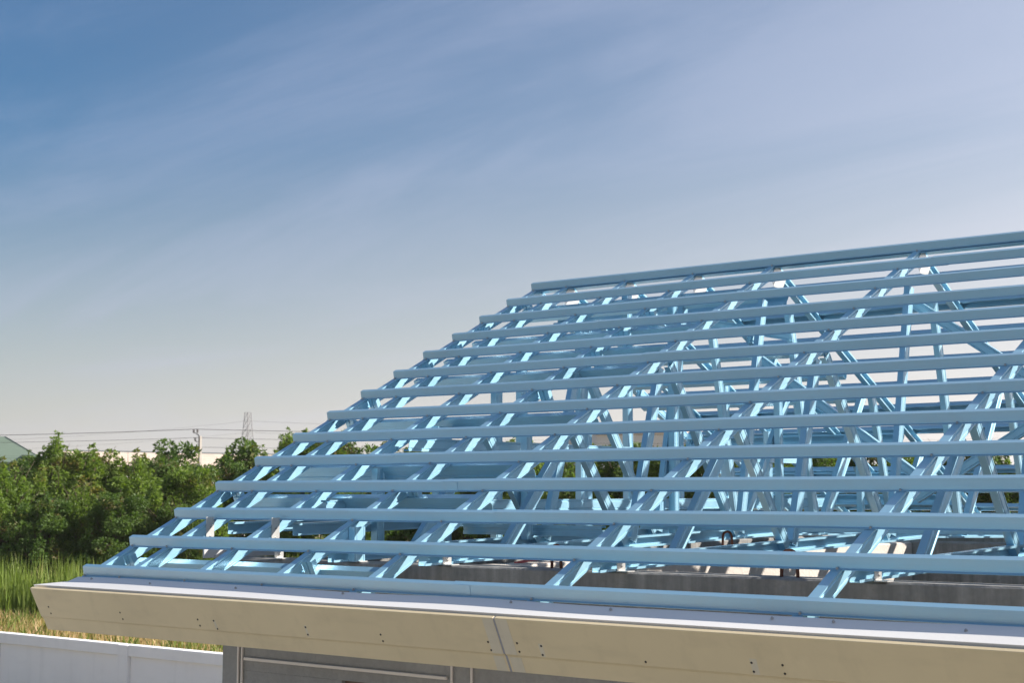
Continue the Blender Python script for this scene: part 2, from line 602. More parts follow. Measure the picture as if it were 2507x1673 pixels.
def truss(x, open_right, webs=True, base=0.045, y_start=0.45):
    t = empty('roof_truss')
    t.parent = house
    for back in (False, True):
        top_chord(t, x, back, open_right or back)
    # cambered bottom chord, two lengths meeting under the ridge
    ya, yb = y_start, 2 * YR - y_start
    prof = [(p[0], p[1] + CH) for p in c_profile(CH, CB, 0.011, 0.0, True)]
    tt = 0.0016
    for (y0, y1) in ((ya, YR - 0.001), (YR + 0.001, yb)):
        a, c = Vector((x, y0, zb(y0, base))), Vector((x, y1, zb(y1, base)))
        ax = (c - a).normalized()
        mb = MB()
        sheet(mb, prof, tt, a, c, X, (0, -ax.z, ax.y), ((0, y0, 0), (0, 1, 0)), ((0, y1, 0), (0, 1, 0)))
        mb.build('bottom_chord', M['steel'], t)
    if webs:
        for (y0, z0, y1, z1) in WEBS:
            member(t, 'web', x + 0.003, y0, Z0 + z0, y1, Z0 + z1)
            member(t, 'web', x + 0.003, 2 * YR - y0, Z0 + z0, 2 * YR - y1, Z0 + z1)
    # apex gusset plate with screws, just proud of the chord
    g = MB()
    zz = Z0 + YR * TN - 0.075
    xg = x + CB + (0.0022 if not open_right else -0.0050)
    pts = [(YR - 0.10, zz - 0.075), (YR - 0.03, zz - 0.0), (YR + 0.03, zz), (YR + 0.10, zz - 0.075), (YR + 0.055, zz - 0.135), (YR - 0.055, zz - 0.135)]
    n = len(pts)
    vs = [(xg, p, q) for p, q in pts] + [(xg + 0.002, p, q) for p, q in pts]
    fs = [tuple(range(n)), tuple(range(2 * n - 1, n - 1, -1))] + [(i, n + i, n + (i + 1) % n, (i + 1) % n) for i in range(n)]
    g.add(vs, fs)
    gp = g.build('gusset_plate', M['galv'], t)
    # hold-down bracket on the ring beam
    for yy in (0.60, 2 * YR - 0.60):
        m2 = MB()
        m2.box(x + CB + 0.002, x + CB + 0.006, yy - 0.03, yy + 0.03, Z0 + 0.042, Z0 + 0.125)
        m2.box(x + CB + 0.006, x + CB + 0.055, yy - 0.03, yy + 0.03, Z0 + 0.042, Z0 + 0.047)
        m2.build('bracket', M['galv'], t)
        for dz in (0.065, 0.10):
            b_ = link('screw', screw_me, t)
            b_.location = (x + CB + 0.006, yy, Z0 + dz)
            b_.rotation_euler = (0, R(90), 0)
    return t


for i, x in enumerate(RAFT):
    if i == 0:
        for back in (False, True):
            top_chord(house, x, back, False, 'verge_rafter')
    elif i in (1, 2):
        t = truss(x, False, False, 0.155, 0.74)
    elif i == 3:
        t = truss(x, False)
        # stub post beside the heel
        member(t, 'heel_post', x + CB + 0.004, 0.585, Z0 + 0.044, 0.585, Z0 + 0.215, 0.075, 0.04)
    else:
        truss(x, False)


def vertical(name, x, y, z0, z1, wy=0.06, wx=0.045, parent=house):
    mb = MB()
    prof = [(p[0], p[1] + wy / 2) for p in c_profile(wy, wx, 0.011, 0.004, False)]
    sheet(mb, prof, -0.0016, (x, y, z0), (x, y, z1), (1, 0, 0), (0, 1, 0))
    return mb.build(name, M['steel'], parent)


# gable studs under the third rafter, on the gable beam
for y in (1.32, 1.83, 2.37, 2.62, 3.25, 3.80, 4.45, 5.1, 5.75, 6.4):
    top = (y if y < YR else 2 * YR - y) * TN - 0.135
    vertical('gable_stud', 0.848, y, Z0 + 0.044, Z0 + top)
    if y in (1.83, 3.25):
        vertical('gable_stud', 0.848, y + 0.064, Z0 + 0.044, Z0 + top)
for y in (1.95, 3.5, 4.9, 6.2):
    top = (y if y < YR else 2 * YR - y) * TN - 0.135
    vertical('gable_stud', 1.408, y, Z0 + 0.12, Z0 + top, 0.05)
# rail along the gable studs
for x, z, y0, y1 in ((0.897, 0.27, 0.85, 6.9), (0.897, 0.62, 1.5, 6.2)):
    mb = MB()
    prof = [(p[0], p[1]) for p in c_profile(0.075, 0.04, 0.011, 0.004, False)]
    sheet(mb, prof, -0.0016, (x, y0, Z0 + z + 0.075), (x, y1, Z0 + z + 0.075), (1, 0, 0), (0, 0, 1))
    mb.build('gable_rail', M['steel'], house)

# --- lookouts under the verge rafters -----------------------------------------
LOOK = [0.80, 3.12, 4.30, 6.24, 8.30, 9.30, 10.30, 12.20]
LP = [(0.045, -0.012), (0.045, 0), (0, 0), (0, -0.030), (0.005, -0.033), (0.005, -0.060), (0, -0.063), (0, -0.095), (0.045, -0.095), (0.045, -0.083)]
for back in (False, True):
    V_, W_ = (VB, WB) if back else (VF, WF)
    for r_ in LOOK:
        mb = MB()
        s = r_ * S
        sheet(mb, LP, 0.0016, rp(back, 0.06, s, WR - CH - 0.002), rp(back, 1.955, s, WR - CH - 0.002), V_, W_)
        mb.build('lookout', M['steel'], house)

# cleats between rafter and lookout
cl = MB()
cp = [(0.0, 0.0), (0.028, 0.0), (0.030, 0.008), (0.036, 0.008), (0.038, 0.0), (0.066, 0.0), (0.066, 0.030)]
sheet(cl, cp, -0.0016, (0, 0, -0.112), (0, 0, -0.004), (1, 0, 0), (0, 1, 0))
cleat_me = cl.mesh('cleat', M['steel'])
for x, rows in ((CB + 0.004, (0.67, 3.16, 6.24, 6.98, 8.72, 9.72, 10.73, 12.3)), (1.357 + CB + 0.004, (0.69, 3.18, 7.0, 8.76, 9.79, 10.81))):
    for r_ in rows:
        for back in (False, True):
            o = link('cleat', cleat_me, house)
            o.location = rp(back, x, r_ * S, WR - 0.001)
            o.rotation_euler = ROTB if back else ROTF
            if back:
                o.scale = (1, -1, 1)

# galvanised straps over the two inner verge rafters at the wall line
for x in (0.286, 0.80):
    m2 = MB()
    m2.box(x + CB + 0.003, x + CB + 0.006, 0.545, 0.600, Z0 + 0.10, Z0 + 0.255)
    st = m2.build('strap', M['galv'], house)
    for dz in (0.15, 0.20):
        b_ = link('screw', screw_me, st)
        b_.location = (x + CB + 0.006, 0.573, Z0 + dz)
        b_.rotation_euler = (0, R(90), 0)


# --- long runners and ridge bracing -------------------------------------------
def xrun(name, y, z, x0, x1, h=0.10, b=0.05, face=-1):
    mb = MB()
    pr = [(b, -0.012), (b, 0), (0, 0), (0, -h * 0.35), (0.004, -h * 0.38), (0.004, -h * 0.62), (0, -h * 0.65), (0, -h), (b, -h), (b, -h + 0.012)]
    sheet(mb, pr, 0.0016, (x0, y, z + h), (x1, y, z + h), (0, 1, 0), (0, 0, 1))
    return mb.build(name, M['steel'], house)


xrun('runner', 3.00, zb(3.00) + CH + 0.002, 1.5, XR)
xrun('runner', 5.60, zb(5.60) + CH + 0.002, 0.9, XR)
xrun('runner', 2.02, zb(2.02) + CH + 0.002, 0.9, 1.9, 0.06, 0.04)


def xbrace(y, x0, z0, x1, z1):
    a, c = Vector((x0, y, Z0 + z0)), Vector((x1, y, Z0 + z1))
    ax = (c - a).normalized()
    bd = Vector((-ax.z, 0, ax.x))
    mb = MB()
    prof = [(p[0], p[1] + 0.03) for p in c_profile(0.06, 0.037, 0.01, 0.004, False)]
    sheet(mb, [(p[0], p[1]) for p in prof], -0.0016, a, c, (0, -1, 0), bd)
    return mb.build('brace', M['steel'], house)


xbrace(3.82, 1.90, 1.25, 3.05, 0.42)
xbrace(3.94, 2.90, 0.35, 4.25, 1.15)
xbrace(3.82, 2.90, 1.58, 4.28, 0.62)
xbrace(3.94, 4.10, 0.35, 5.45, 1.15)
xbrace(3.82, 4.12, 1.58, 5.48, 0.62)
xbrace(3.98, 1.30, 1.55, 2.05, 1.40)
xbrace(3.94, 6.48, 0.35, 5.30, 1.15)
xbrace(3.82, 6.5, 1.58, 5.3, 0.62)

# --- eave: flashing sheet, fascia boards ---------------------------------------
mb = MB()
nx = 90
FL = []
for i in range(nx + 1):
    f = i / nx
    xa, xm, xo = (x0 + (XR - x0) * f for x0 in (-0.012, -0.03, -0.245))
    wob = 0.007 * math.sin(xa * 2.1) * math.sin(xa * 0.9 + 1) + 0.003 * math.sin(xa * 5.3)
    FL.append([rp(False, xa, -0.040 + wob * 1.2, -0.0400), rp(False, xm, -0.095, -0.0375 + wob * 0.35),
               rp(False, xo, -0.1580, -0.0310 + wob * 0.15), rp(False, xo, -0.1585, -0.0450)])
vs = [p for row in FL for p in row] + [p - WF * 0.0012 + VF * (0.0012 if j == 3 else 0) for row in FL for j, p in enumerate(row)]
K = 4 * (nx + 1)
fs = []
for i in range(nx):
    for j in range(3):
        a = i * 4 + j
        fs.append((a, a + 1, a + 5, a + 4))
        fs.append((K + a, K + a + 4, K + a + 5, K + a + 1))
    fs.append((i * 4, i * 4 + 4, K + i * 4 + 4, K + i * 4))
    fs.append((i * 4 + 3, K + i * 4 + 3, K + i * 4 + 7, i * 4 + 7))
fs.append((0, K, K + 1, 1)); fs.append((1, K + 1, K + 2, 2)); fs.append((2, K + 2, K + 3, 3))
mb.add(vs, fs)
flash = mb.build('eave_flashing', M['flash'], house)
for x in (0.13, 0.62, 1.25, 1.95, 2.9, 3.4, 4.1, 4.34, 4.82, 5.3, 6.0):
    o = link('screw', screw_me, flash)
    o.location = rp(False, x, -0.070 + random.uniform(-0.012, 0.012), -0.0368)
    o.rotation_euler = ROTF

# stepped fascia profile in (s, w): outer face at s = FS
FS = -0.190
FP = [(FS, -0.0350), (FS, -0.200), (FS + 0.004, -0.206), (FS + 0.007, -0.214), (FS + 0.007, -0.286), (FS + 0.050, -0.286), (FS + 0.050, -0.056), (FS + 0.018, -0.056), (FS + 0.018, -0.0350)]


def fascia(x0, x1, parent):
    n = len(FP)
    mb = MB()
    vs = [rp(False, x0, *p) for p in FP] + [rp(False, x1, *p) for p in FP]
    mb.add(vs, [tuple(range(n)), tuple(range(2 * n - 1, n - 1, -1))] + [(i, n + i, n + (i + 1) % n, (i + 1) % n) for i in range(n)])
    o = mb.build('fascia_board', M['fascia'], parent)
    bv = o.modifiers.new('bevel', 'BEVEL')
    bv.width, bv.segments, bv.limit_method, bv.angle_limit = 0.0012, 1, 'ANGLE', R(50)
    return o


fa = fascia(-0.238, 2.896, house)
fb = fascia(2.906, XR, house)
hole = MB().tube([(0, 0, 0), (0, 0, 0.0012)], 0.0048, 8)
hole_me = hole.mesh('screw_hole', M['hole'])
ROTH = Matrix((X, WF, -VF)).transposed().to_euler()


def fasc_pt(px, py):
    """photo point -> place on the fascia face"""
    r_, u_ = Vector((math.cos(YAW), math.sin(YAW), 0)), None
    f_ = Vector((-math.sin(YAW) * math.cos(PITCH), math.cos(YAW) * math.cos(PITCH), math.sin(PITCH)))
    u_ = r_.cross(f_)
    d = f_ * 3778.7 + r_ * (px - 1253.5) + u_ * (836.5 - py)
    t = (FS - (CAM - OF).dot(VF)) / d.dot(VF)
    p = CAM + d * t
    return p.x, (p - OF).dot(WF)


for (px, py) in ((119, 1487), (125, 1503), (294, 1501), (301, 1517), (484, 1518), (490, 1533), (523, 1521), (533, 1541), (748, 1537), (754, 1555), (932, 1555), (938, 1571),
                 (1195, 1573), (1203, 1593), (1266, 1576), (1272, 1597), (1325, 1583), (1329, 1605), (1840, 1624), (1846, 1646), (1916, 1630), (1922, 1651), (1581, 1622)):
    x, w = fasc_pt(px, py)
    o = link('screw_hole', hole_me, fa if x < 2.9 else fb)
    o.location = rp(False, x, FS - (0.0003 if w > -0.200 else -0.0067), w)
    o.rotation_euler = ROTH
# filler smeared either side of the board joint
jm = MB()
for x0, x1 in ((2.835, 2.889), (2.913, 2.972)):
    for (wa, wb_, sf) in ((-0.038, -0.199, FS - 0.0008), (-0.216, -0.284, FS + 0.0062)):
        k = random.uniform(-0.006, 0.006)
        jm.frame(rp(False, x0 + k, sf, wb_), X, VF, WF, x1 - x0, 0.0006, wa - wb_)
jm.build('joint_filler', M['filler'], fa)
for px_, py_, w_, h_ in ((1848, 1634, 0.028, 0.075), (751, 1546, 0.014, 0.055), (528, 1531, 0.014, 0.05), (1327, 1594, 0.020, 0.060)):
    x, w = fasc_pt(px_, py_)
    if w - h_ / 2 < -0.199:
        h_ = 2 * (w + 0.199)
    MB().frame(rp(False, x - w_ / 2, FS - 0.0002, w - h_ / 2), X, VF, WF, w_, 0.0002, h_).build('filler_smear', M['filler'], fa if x < 2.9 else fb)
js = MB()
js.frame(rp(False, 2.8955, FS + 0.001, -0.200), X, VF, WF, 0.011, 0.015, 0.163)
js.frame(rp(False, 2.8955, FS + 0.0075, -0.285), X, VF, WF, 0.011, 0.010, 0.078)
js.build('joint_sealant', M['sealant'], fa)
# side fascia returning up the verge is not fitted yet: only a short stub of soffit batten
# --- masonry -----------------------------------------------------------------
ZT = Z0 + 0.042
WX0, WX1, WY0, WY1 = 0.457, XR - 0.1, 0.58, 2 * YR - 0.58


def wall_part(name, x0, x1, y0, y1, z0, z1, mat, bev=0.006):
    mb = MB().box(x0, x1, y0, y1, z0, z1)
    o = mb.build(name, M[mat], house)
    if bev:
        b = o.modifiers.new('bevel', 'BEVEL')
        b.width, b.segments = bev, 2
    return o


def rough_beam(name, x0, x1, y0, y1, z0, z1, mat, along='x', seed=1):
    """cast beam with an uneven top arris"""
    rnd = random.Random(seed)
    L = (x1 - x0) if along == 'x' else (y1 - y0)
    n = max(8, int(L / 0.12))
    rows = []
    for i in range(n + 1):
        f = i / n
        e = [rnd.uniform(-0.003, 0.003) for _ in range(4)]
        if along == 'x':
            x = x0 + (x1 - x0) * f
            rows.append([(x, y0, z0), (x, y0 + e[0] * 0.5, z1 - 0.008 + e[1]), (x, y0 + 0.010 + e[2], z1 + e[1] * 0.4), (x, y1 - 0.01, z1 + e[3] * 0.4), (x, y1, z1 - 0.01), (x, y1, z0)])
        else:
            y = y0 + (y1 - y0) * f
            rows.append([(x1, y, z0), (x1 + e[0] * 0.5, y, z1 - 0.008 + e[1]), (x1 - 0.01 + e[2], y, z1 + e[1] * 0.4), (x0 + 0.01, y, z1 + e[3] * 0.4), (x0, y, z1 - 0.01), (x0, y, z0)])
    mb = MB()
    vs = [p for r_ in rows for p in r_]
    fs = []
    for i in range(n):
        for j in range(6):
            a, b = i * 6 + j, i * 6 + (j + 1) % 6
            fs.append((a, b, b + 6, a + 6))
    fs.append((5, 4, 3, 2, 1, 0))
    fs.append(tuple(n * 6 + j for j in range(6)))
    mb.add(vs, fs)
    return mb.build(name, M[mat], house)


BZ = Z0 - 0.40
rough_beam('ring_beam', WX0, WX1, WY0, WY0 + 0.17, BZ, ZT, 'beam', 'x', 1)
rough_beam('ring_beam', WX0, WX1, WY1 - 0.17, WY1, BZ, ZT, 'beam', 'x', 2)
rough_beam('ring_beam', WX0 + 0.30, WX0 + 0.47, WY0 + 0.172, WY1 - 0.172, BZ, ZT - 0.003, 'beam', 'y', 3)
rough_beam('ring_beam', 2.01, 2.18, WY0 + 0.172, 5.448, BZ, ZT - 0.006, 'inner', 'y', 4)
rough_beam('ring_beam', 2.01, WX1, 5.45, 5.62, BZ, ZT, 'beam', 'x', 5)
rough_beam('ring_beam', 5.50, 5.67, WY0 + 0.172, 5.448, BZ, ZT - 0.006, 'beam', 'y', 6)
rough_beam('ring_beam', 2.5, WX1, 6.35, 6.5, BZ, ZT + 0.06, 'beam', 'x', 7)
# walls under the ring beams
zw = BZ - 0.001
# front wall with a window opening x 1.35..2.0 (head at z -0.60)
wall_part('front_wall', WX0, WX1, WY0 + 0.004, WY0 + 0.16, Z0 - 0.545, zw, 'render', 0)
for a, b in ((WX0, 1.33), (1.93, 3.2), (4.6, WX1)):
    wall_part('front_wall', a, b, WY0 + 0.004, WY0 + 0.16, 0.05, Z0 - 0.546, 'render', 0)
for a, b in ((1.33, 1.93), (3.2, 4.6)):
    wall_part('front_wall', a, b, WY0 + 0.004, WY0 + 0.16, 0.05, 1.15, 'render', 0)
    wf = MB()
    wf.box(a, b, WY0 + 0.03, WY0 + 0.11, Z0 - 0.60, Z0 - 0.548).box(a, b, WY0 + 0.03, WY0 + 0.11, 1.152, 1.20)
    wf.box(a, a + 0.05, WY0 + 0.03, WY0 + 0.11, 1.20, Z0 - 0.60).box(b - 0.05, b, WY0 + 0.03, WY0 + 0.11, 1.20, Z0 - 0.60)
    w_ = wf.build('window', M['brown'], house)
    MB().box(a + 0.05, b - 0.05, WY0 + 0.06, WY0 + 0.07, 1.20, Z0 - 0.60).build('pane', M['glass'], w_)
wall_part('corner_column', WX0 - 0.004, 0.569, WY0 - 0.006, WY0 + 0.003, 0.05, BZ + 0.07, 'render', 0)
wall_part('gable_wall', WX0 + 0.305, WX0 + 0.465, WY0 + 0.172, WY1 - 0.172, 0.05, zw, 'render', 0)
wall_part('back_wall', WX0, WX1, WY1 - 0.16, WY1 - 0.01, 0.05, zw, 'render', 0)
wall_part('partition_wall', 2.02, 2.17, WY0 + 0.172, 5.448, 0.05, zw, 'inner', 0)
wall_part('partition_wall', 2.02, WX1, 5.46, 5.61, 0.05, zw, 'render', 0)
wall_part('end_wall', WX1 - 0.16, WX1, WY0 + 0.172, 5.448, 0.05, ZT, 'render', 0)
wall_part('floor_slab', WX0 - 0.3, WX1 + 0.3, WY0 - 0.3, WY1 + 0.3, 0.0, 0.048, 'slab', 0)
# plaster beads on the front wall
for x in (0.575, 0.604, 2.058, 2.180):
    wall_part('plaster_bead', x - 0.005, x + 0.005, WY0 - 0.010, WY0 - 0.0005, 0.06, Z0 - 0.30, 'bead', 0)
wall_part('plaster_bead', 0.625, 2.03, WY0 - 0.016, WY0 - 0.0005, Z0 - 0.491, Z0 - 0.476, 'bead', 0.003)
# grey board left lying over the gable beam
o = wall_part('soffit_board', 0.36, 0.372, 0.50, 1.05, Z0 + 0.035, Z0 + 0.125, 'board', 0.004)

# lifting hooks of bent bar, and twine left on the beams
def hook(x, y, z, h, w, label, axis='x'):
    pts = []
    for i in range(13):
        a = math.pi * i / 12
        dx = -math.cos(a) * w
        pts.append((dx, 0, h - w + math.sin(a) * w))
    pts = [(-w * 1.1, 0, 0)] + pts + [(w * 1.1, 0, 0)]
    if axis == 'y':
        pts = [(0, p[0], p[2]) for p in pts]
    mb = MB().tube(pts, 0.0075, 7)
    o = mb.build('rebar_hook', M['rust'], None, True)
    o.location = (x, y, z)
    return tag(o, label, 'hook', 'bent bars cast into the beams')


hook(2.10, 3.03, ZT - 0.012, 0.125, 0.030, 'rusty bent rebar loop standing on the sunlit inner beam', 'x')
hook(3.79, 0.66, ZT - 0.006, 0.115, 0.034, 'rusty bent rebar loop on the front beam left of the rightmost rafter', 'x')
hook(2.60, 0.67, ZT - 0.006, 0.11, 0.024, 'short rusty rebar loop on the front beam behind the second lowest batten', 'x')


def twine(pts, label, seed):
    rnd = random.Random(seed)
    path = []
    for a, b in zip(pts[:-1], pts[1:]):
        for i in range(6):
            f = i / 6
            path.append(Vector(a).lerp(Vector(b), f) + Vector((rnd.uniform(-.008, .008), rnd.uniform(-.008, .008), rnd.uniform(0, .010))))
    path.append(Vector(pts[-1]))
    mb = MB().tube(path, 0.0045, 5)
    off = [p + Vector((rnd.uniform(-.02, .02), 0.012, rnd.uniform(0, .012))) for p in path[::2]]
    mb.tube(off, 0.004, 5)
    o = mb.build('twine', M['twine'], None, True)
    return tag(o, label, 'twine')


twine([(2.14, 0.95, ZT), (2.10, 1.35, ZT + .01), (2.16, 1.55, ZT + 0.02), (2.05, 1.7, ZT)], 'red twine tangled on the inner beam behind the front batten', 3)
twine([(3.0, 5.50, ZT + 0.06), (3.06, 5.52, ZT + 0.015), (3.16, 5.50, ZT + .008), (3.30, 5.52, ZT + .004)], 'red twine lying on the rear beam right of the rightmost rafter', 5)

# ------------------------------------------------------------------ ground
mb = MB()
g = 1500
mb.add([(-g, -g, 0), (g, -g, 0), (g, g, 0), (-g, g, 0)], [(0, 1, 2, 3)])
tag(mb.build('ground', M['ground']), kind='structure')
mb = MB().box(-14, 20, -16, 8.0, -0.2, 0.004)
tag(mb.build('yard', M['slab']), kind='structure')
M['pale'] = concrete('bounce_slab_concrete', (0.58, 0.56, 0.52), (0.70, 0.68, 0.63), 0.0)
tag(MB().box(-13.9, -0.6, -8, 7.9, -0.1, 0.010).build('path', M['pale']), kind='structure')  # unseen bright slab, added to bounce light onto the shaded fence face

# ------------------------------------------------------------------ boundary fence
FY = 8.25
FT = Z0 - 1.635
fence = empty('boundary_fence', (0, FY, 0))
tag(fence, 'white painted boundary wall with recessed panels and coping', 'fence')
posts = [-22.55, -19.55, -16.55, -13.55, -10.55, -7.55, -4.55, -1.55, 1.45, 4.45, 7.45, 10.45]
off = 0.29
posts = [p + off for p in posts]


def fpart(name, x0, x1, y0, y1, z0, z1, bev=0.008):
    o = MB().box(x0, x1, y0, y1, z0, z1).build(name, M['fence'], fence)
    if bev:
        b = o.modifiers.new('bevel', 'BEVEL')
        b.width, b.segments = bev, 2
    return o


for i, x in enumerate(posts):
    fpart('post', x - 0.10, x + 0.10, -0.09, 0.09, 0, FT - 0.004)
    if i + 1 < len(posts):
        x2 = posts[i + 1]
        fpart('panel', x + 0.101, x2 - 0.101, -0.035, 0.035, 0, FT - 0.15)
        fpart('rail', x + 0.101, x2 - 0.101, -0.075, 0.075, FT - 0.149, FT)

# ------------------------------------------------------------------ vegetation


def leaf_crown(name, seed, rx, ry, h, n, mat, size=(0.07, 0.15), lobes=26, base=0.4, spiky=0.3):
    rnd = np.random.default_rng(seed)
    # lobes through the volume, bigger low down, shoots on top
    cs, rs = [], []
    for i in range(lobes):
        a = rnd.uniform(0, 2 * math.pi)
        zz = rnd.uniform(0.08, 0.93)
        rad = math.sqrt(rnd.uniform(0.05, 1)) * (1.0 - 0.72 * max(0, zz - 0.45) / 0.55)
        cs.append((rx * rad * math.cos(a), ry * rad * math.sin(a), base + (h - base) * zz))
        rs.append(rnd.uniform(0.16, 0.30) * min(rx, 1.8) * (1.1 - 0.45 * zz))
    for i in range(int(lobes * spiky)):
        a = rnd.uniform(0, 2 * math.pi)
        q = rnd.uniform(0, 0.75)
        x0, y0 = rx * q * math.cos(a), ry * q * math.sin(a)
        zt = h * rnd.uniform(0.72, 1.04) * (1 - 0.2 * q)
        for j in range(4):
            cs.append((x0 + 0.06 * j * math.cos(a), y0 + 0.06 * j * math.sin(a), zt - 0.22 * j))
            rs.append(0.07 + 0.05 * j)
    cs, rs = np.array(cs), np.array(rs)
    w = rs ** 2
    idx = rnd.choice(len(rs), size=n, p=w / w.sum())
    d = rnd.normal(size=(n, 3))
    d /= np.linalg.norm(d, axis=1)[:, None]
    rr = rs[idx] * rnd.uniform(0.45, 1.1, n) ** 0.6
    pos = cs[idx] + d * rr[:, None] * np.array([1.15, 1.15, 0.9])
    pos[:, 2] = np.maximum(pos[:, 2], 0.05)
    # leaf: folded diamond, drooping outwards
    t = d + rnd.normal(scale=0.6, size=(n, 3)) + np.array([0, 0, -0.15])
    t /= np.linalg.norm(t, axis=1)[:, None]
    s_ = np.cross(t, rnd.normal(size=(n, 3)))
    s_ /= np.linalg.norm(s_, axis=1)[:, None]
    L = rnd.uniform(*size, n)[:, None]
    W = L * rnd.uniform(0.30, 0.5, (n, 1))
    v0 = pos - t * L * 0.5
    v1 = pos + s_ * W * 0.5
    v2 = pos + t * L * 0.5
    v3 = pos - s_ * W * 0.5
    verts = np.stack([v0, v1, v2, v3], 1).reshape(-1, 3)
    me = bpy.data.meshes.new(name)
    me.vertices.add(4 * n)
    me.vertices.foreach_set('co', verts.ravel())
    me.loops.add(4 * n)
    me.loops.foreach_set('vertex_index', np.arange(4 * n))
    me.polygons.add(n)
    me.polygons.foreach_set('loop_start', np.arange(n) * 4)
    me.materials.append(mat)
    me.update(calc_edges=True)
    me.validate()
    return me, cs


def trunk_mesh(name, seed, h, cs, r=0.07, twigs=26):
    rnd = random.Random(seed)
    mb = MB()
    top = Vector((rnd.uniform(-.15, .15), rnd.uniform(-.15, .15), h * 0.55))
    mb.tube([(0, 0, 0), top * 0.5 + Vector((0.05, 0, 0)), top], r, 7, r * 0.5)
    for q in range(twigs):
        a = rnd.uniform(0, 6.28)
        z0 = h * rnd.uniform(0.45, 0.95)
        rr = rnd.uniform(0.3, 1.2)
        st = Vector((math.cos(a) * rr * 0.6, math.sin(a) * rr * 0.6, z0 - 0.4))
        en = st + Vector((math.cos(a) * 0.35, math.sin(a) * 0.35, rnd.uniform(0.35, 0.75)))
        mb.tube([st, st.lerp(en, 0.5) + Vector((0.04, 0, 0)), en], 0.012, 4, 0.004)
    for c in cs[::3]:
        p = Vector(c)
        st = top * rnd.uniform(0.25, 0.95)
        mid = st.lerp(p, 0.5) + Vector((0, 0, 0.12))
        mb.tube([st, mid, p], r * 0.35, 5, 0.008)
    return mb.mesh(name, M['bark'], True)


variants = []
for i, (rx, h, n, mat) in enumerate(((1.75, 5.3, 24000, 'leaf'), (1.6, 5.0, 22000, 'leaf'), (1.9, 4.8, 24000, 'leafdark'), (1.5, 4.4, 20000, 'leaf'), (1.7, 4.9, 23000, 'leafdark'))):
    me, cs = leaf_crown('crown', 30 + i, rx, rx, h, n, M[mat], (0.07, 0.16), 46, 0.15, 0.5)
    variants.append((me, trunk_mesh('trunk', i, h, cs), h))
slim_me, cs = leaf_crown('crown', 77, 0.55, 0.55, 6.6, 1500, M['leaf'], (0.08, 0.17), 9, 3.6, 0.6)
slim = (slim_me, trunk_mesh('trunk', 9, 6.6, cs, 0.05, 0), 6.6)
palm_me, cs = leaf_crown('crown', 78, 1.7, 1.7, 5.2, 5200, M['leafdark'], (0.10, 0.24), 18, 2.6, 1.1)
loose = (palm_me, trunk_mesh('trunk', 10, 5.2, cs, 0.05, 0), 5.2)

FX, FYv = Vector((math.cos(YAW), math.sin(YAW), 0)), Vector((-math.sin(YAW), math.cos(YAW), 0))


def field(px, D):
    """place on the field: lateral angle in photo pixels, distance D"""
    p = Vector((CAM.x, CAM.y, 0)) + FYv * D + FX * ((px - 1253.5) / 3778.7 * D)
    return p


def shrub(px, D, top_px, var, label, group=None, name='shrub', cat='shrub', wide=1.0):
    cr, tr, h = var
    top = CAM.z + (1209 - top_px) / 3778.7 * D
    sc = top / h * 1.06
    e = empty(name, field(px, D))
    e.rotation_euler = (0, 0, random.uniform(0, 6.28))
    e.scale = (sc * wide, sc * wide, sc)
    link('trunk', tr, e)
    link('crown', cr, e)
    tag(e, label, cat, group)
    return e


random.seed(11)
V = variants
left = [(-70, 54, 1128, 1, 'bright green shrub cut by the left picture edge, before the green building'),
        (8, 50, 1146, 3, 'low yellow-green shrub at the far left below the green gable'),
        (74, 55, 1126, 4, 'dark green shrub just right of the green gabled building'),
        (150, 53, 1090, 0, 'tallest bushy shrub with two upright shoots left of the pale roof'),
        (232, 54, 1106, 1, 'bright shrub whose top covers the left end of the pale roof'),
        (330, 54, 1126, 3, 'shrub with brown dead twigs in front of the pale tiled roof'),
        (405, 56, 1130, 2, 'dark shrub left of the utility pole'),
        (300, 49, 1215, 4, 'low dark shrub in front of the taller ones, left of the roof frame'),
        (120, 49, 1225, 2, 'low dark shrub above the reeds at the left'),
        (462, 51, 1150, 1, 'yellow-green shrub below the utility pole'),
        (565, 53, 1142, 4, 'dark shrub against the lower left edge of the blue roof frame'),
        (430, 49, 1240, 2, 'lowest dark shrub beside the blue roof frame'),
        (215, 50, 1200, 3, 'low shrub in front of the bright shrub, above the reeds')]
for px, D, tp, v, lab in left:
    shrub(px, D, tp, V[v], lab, 'shrubs along the field edge', wide=1.08)
shrub(412, 60, 1098, loose, 'small loose-leaved tree just left of the utility pole', 'shrubs along the field edge', 'small_tree', 'tree')
shrub(568, 58, 1096, loose, 'small spreading tree between the utility pole and the roof frame', 'shrubs along the field edge', 'small_tree', 'tree')
shrub(694, 60, 1046, slim, 'slender young tree rising over the left slope of the roof frame', 'shrubs along the field edge', 'small_tree', 'tree')
px = 640
i = 0
ORD = 'First Second Third Fourth Fifth Sixth Seventh Eighth Ninth Tenth Eleventh Twelfth Thirteenth Fourteenth Fifteenth Sixteenth Seventeenth Eighteenth Nineteenth Twentieth Twenty-first Twenty-second Twenty-third Twenty-fourth'.lower().split()
while px < 2750:
    D = random.uniform(52, 58)
    shrub(px, D, random.uniform(1072, 1118), V[i % 5], ORD[i] + ' green shrub from the left seen through gaps in the roof frame', 'shrubs seen through the roof frame', wide=1.1)
    px += random.uniform(85, 125)
    i += 1
shrub(2155, 60, 1052, slim, 'thin bare-topped tree glimpsed through the right half of the roof frame', 'shrubs along the field edge', 'small_tree', 'tree')


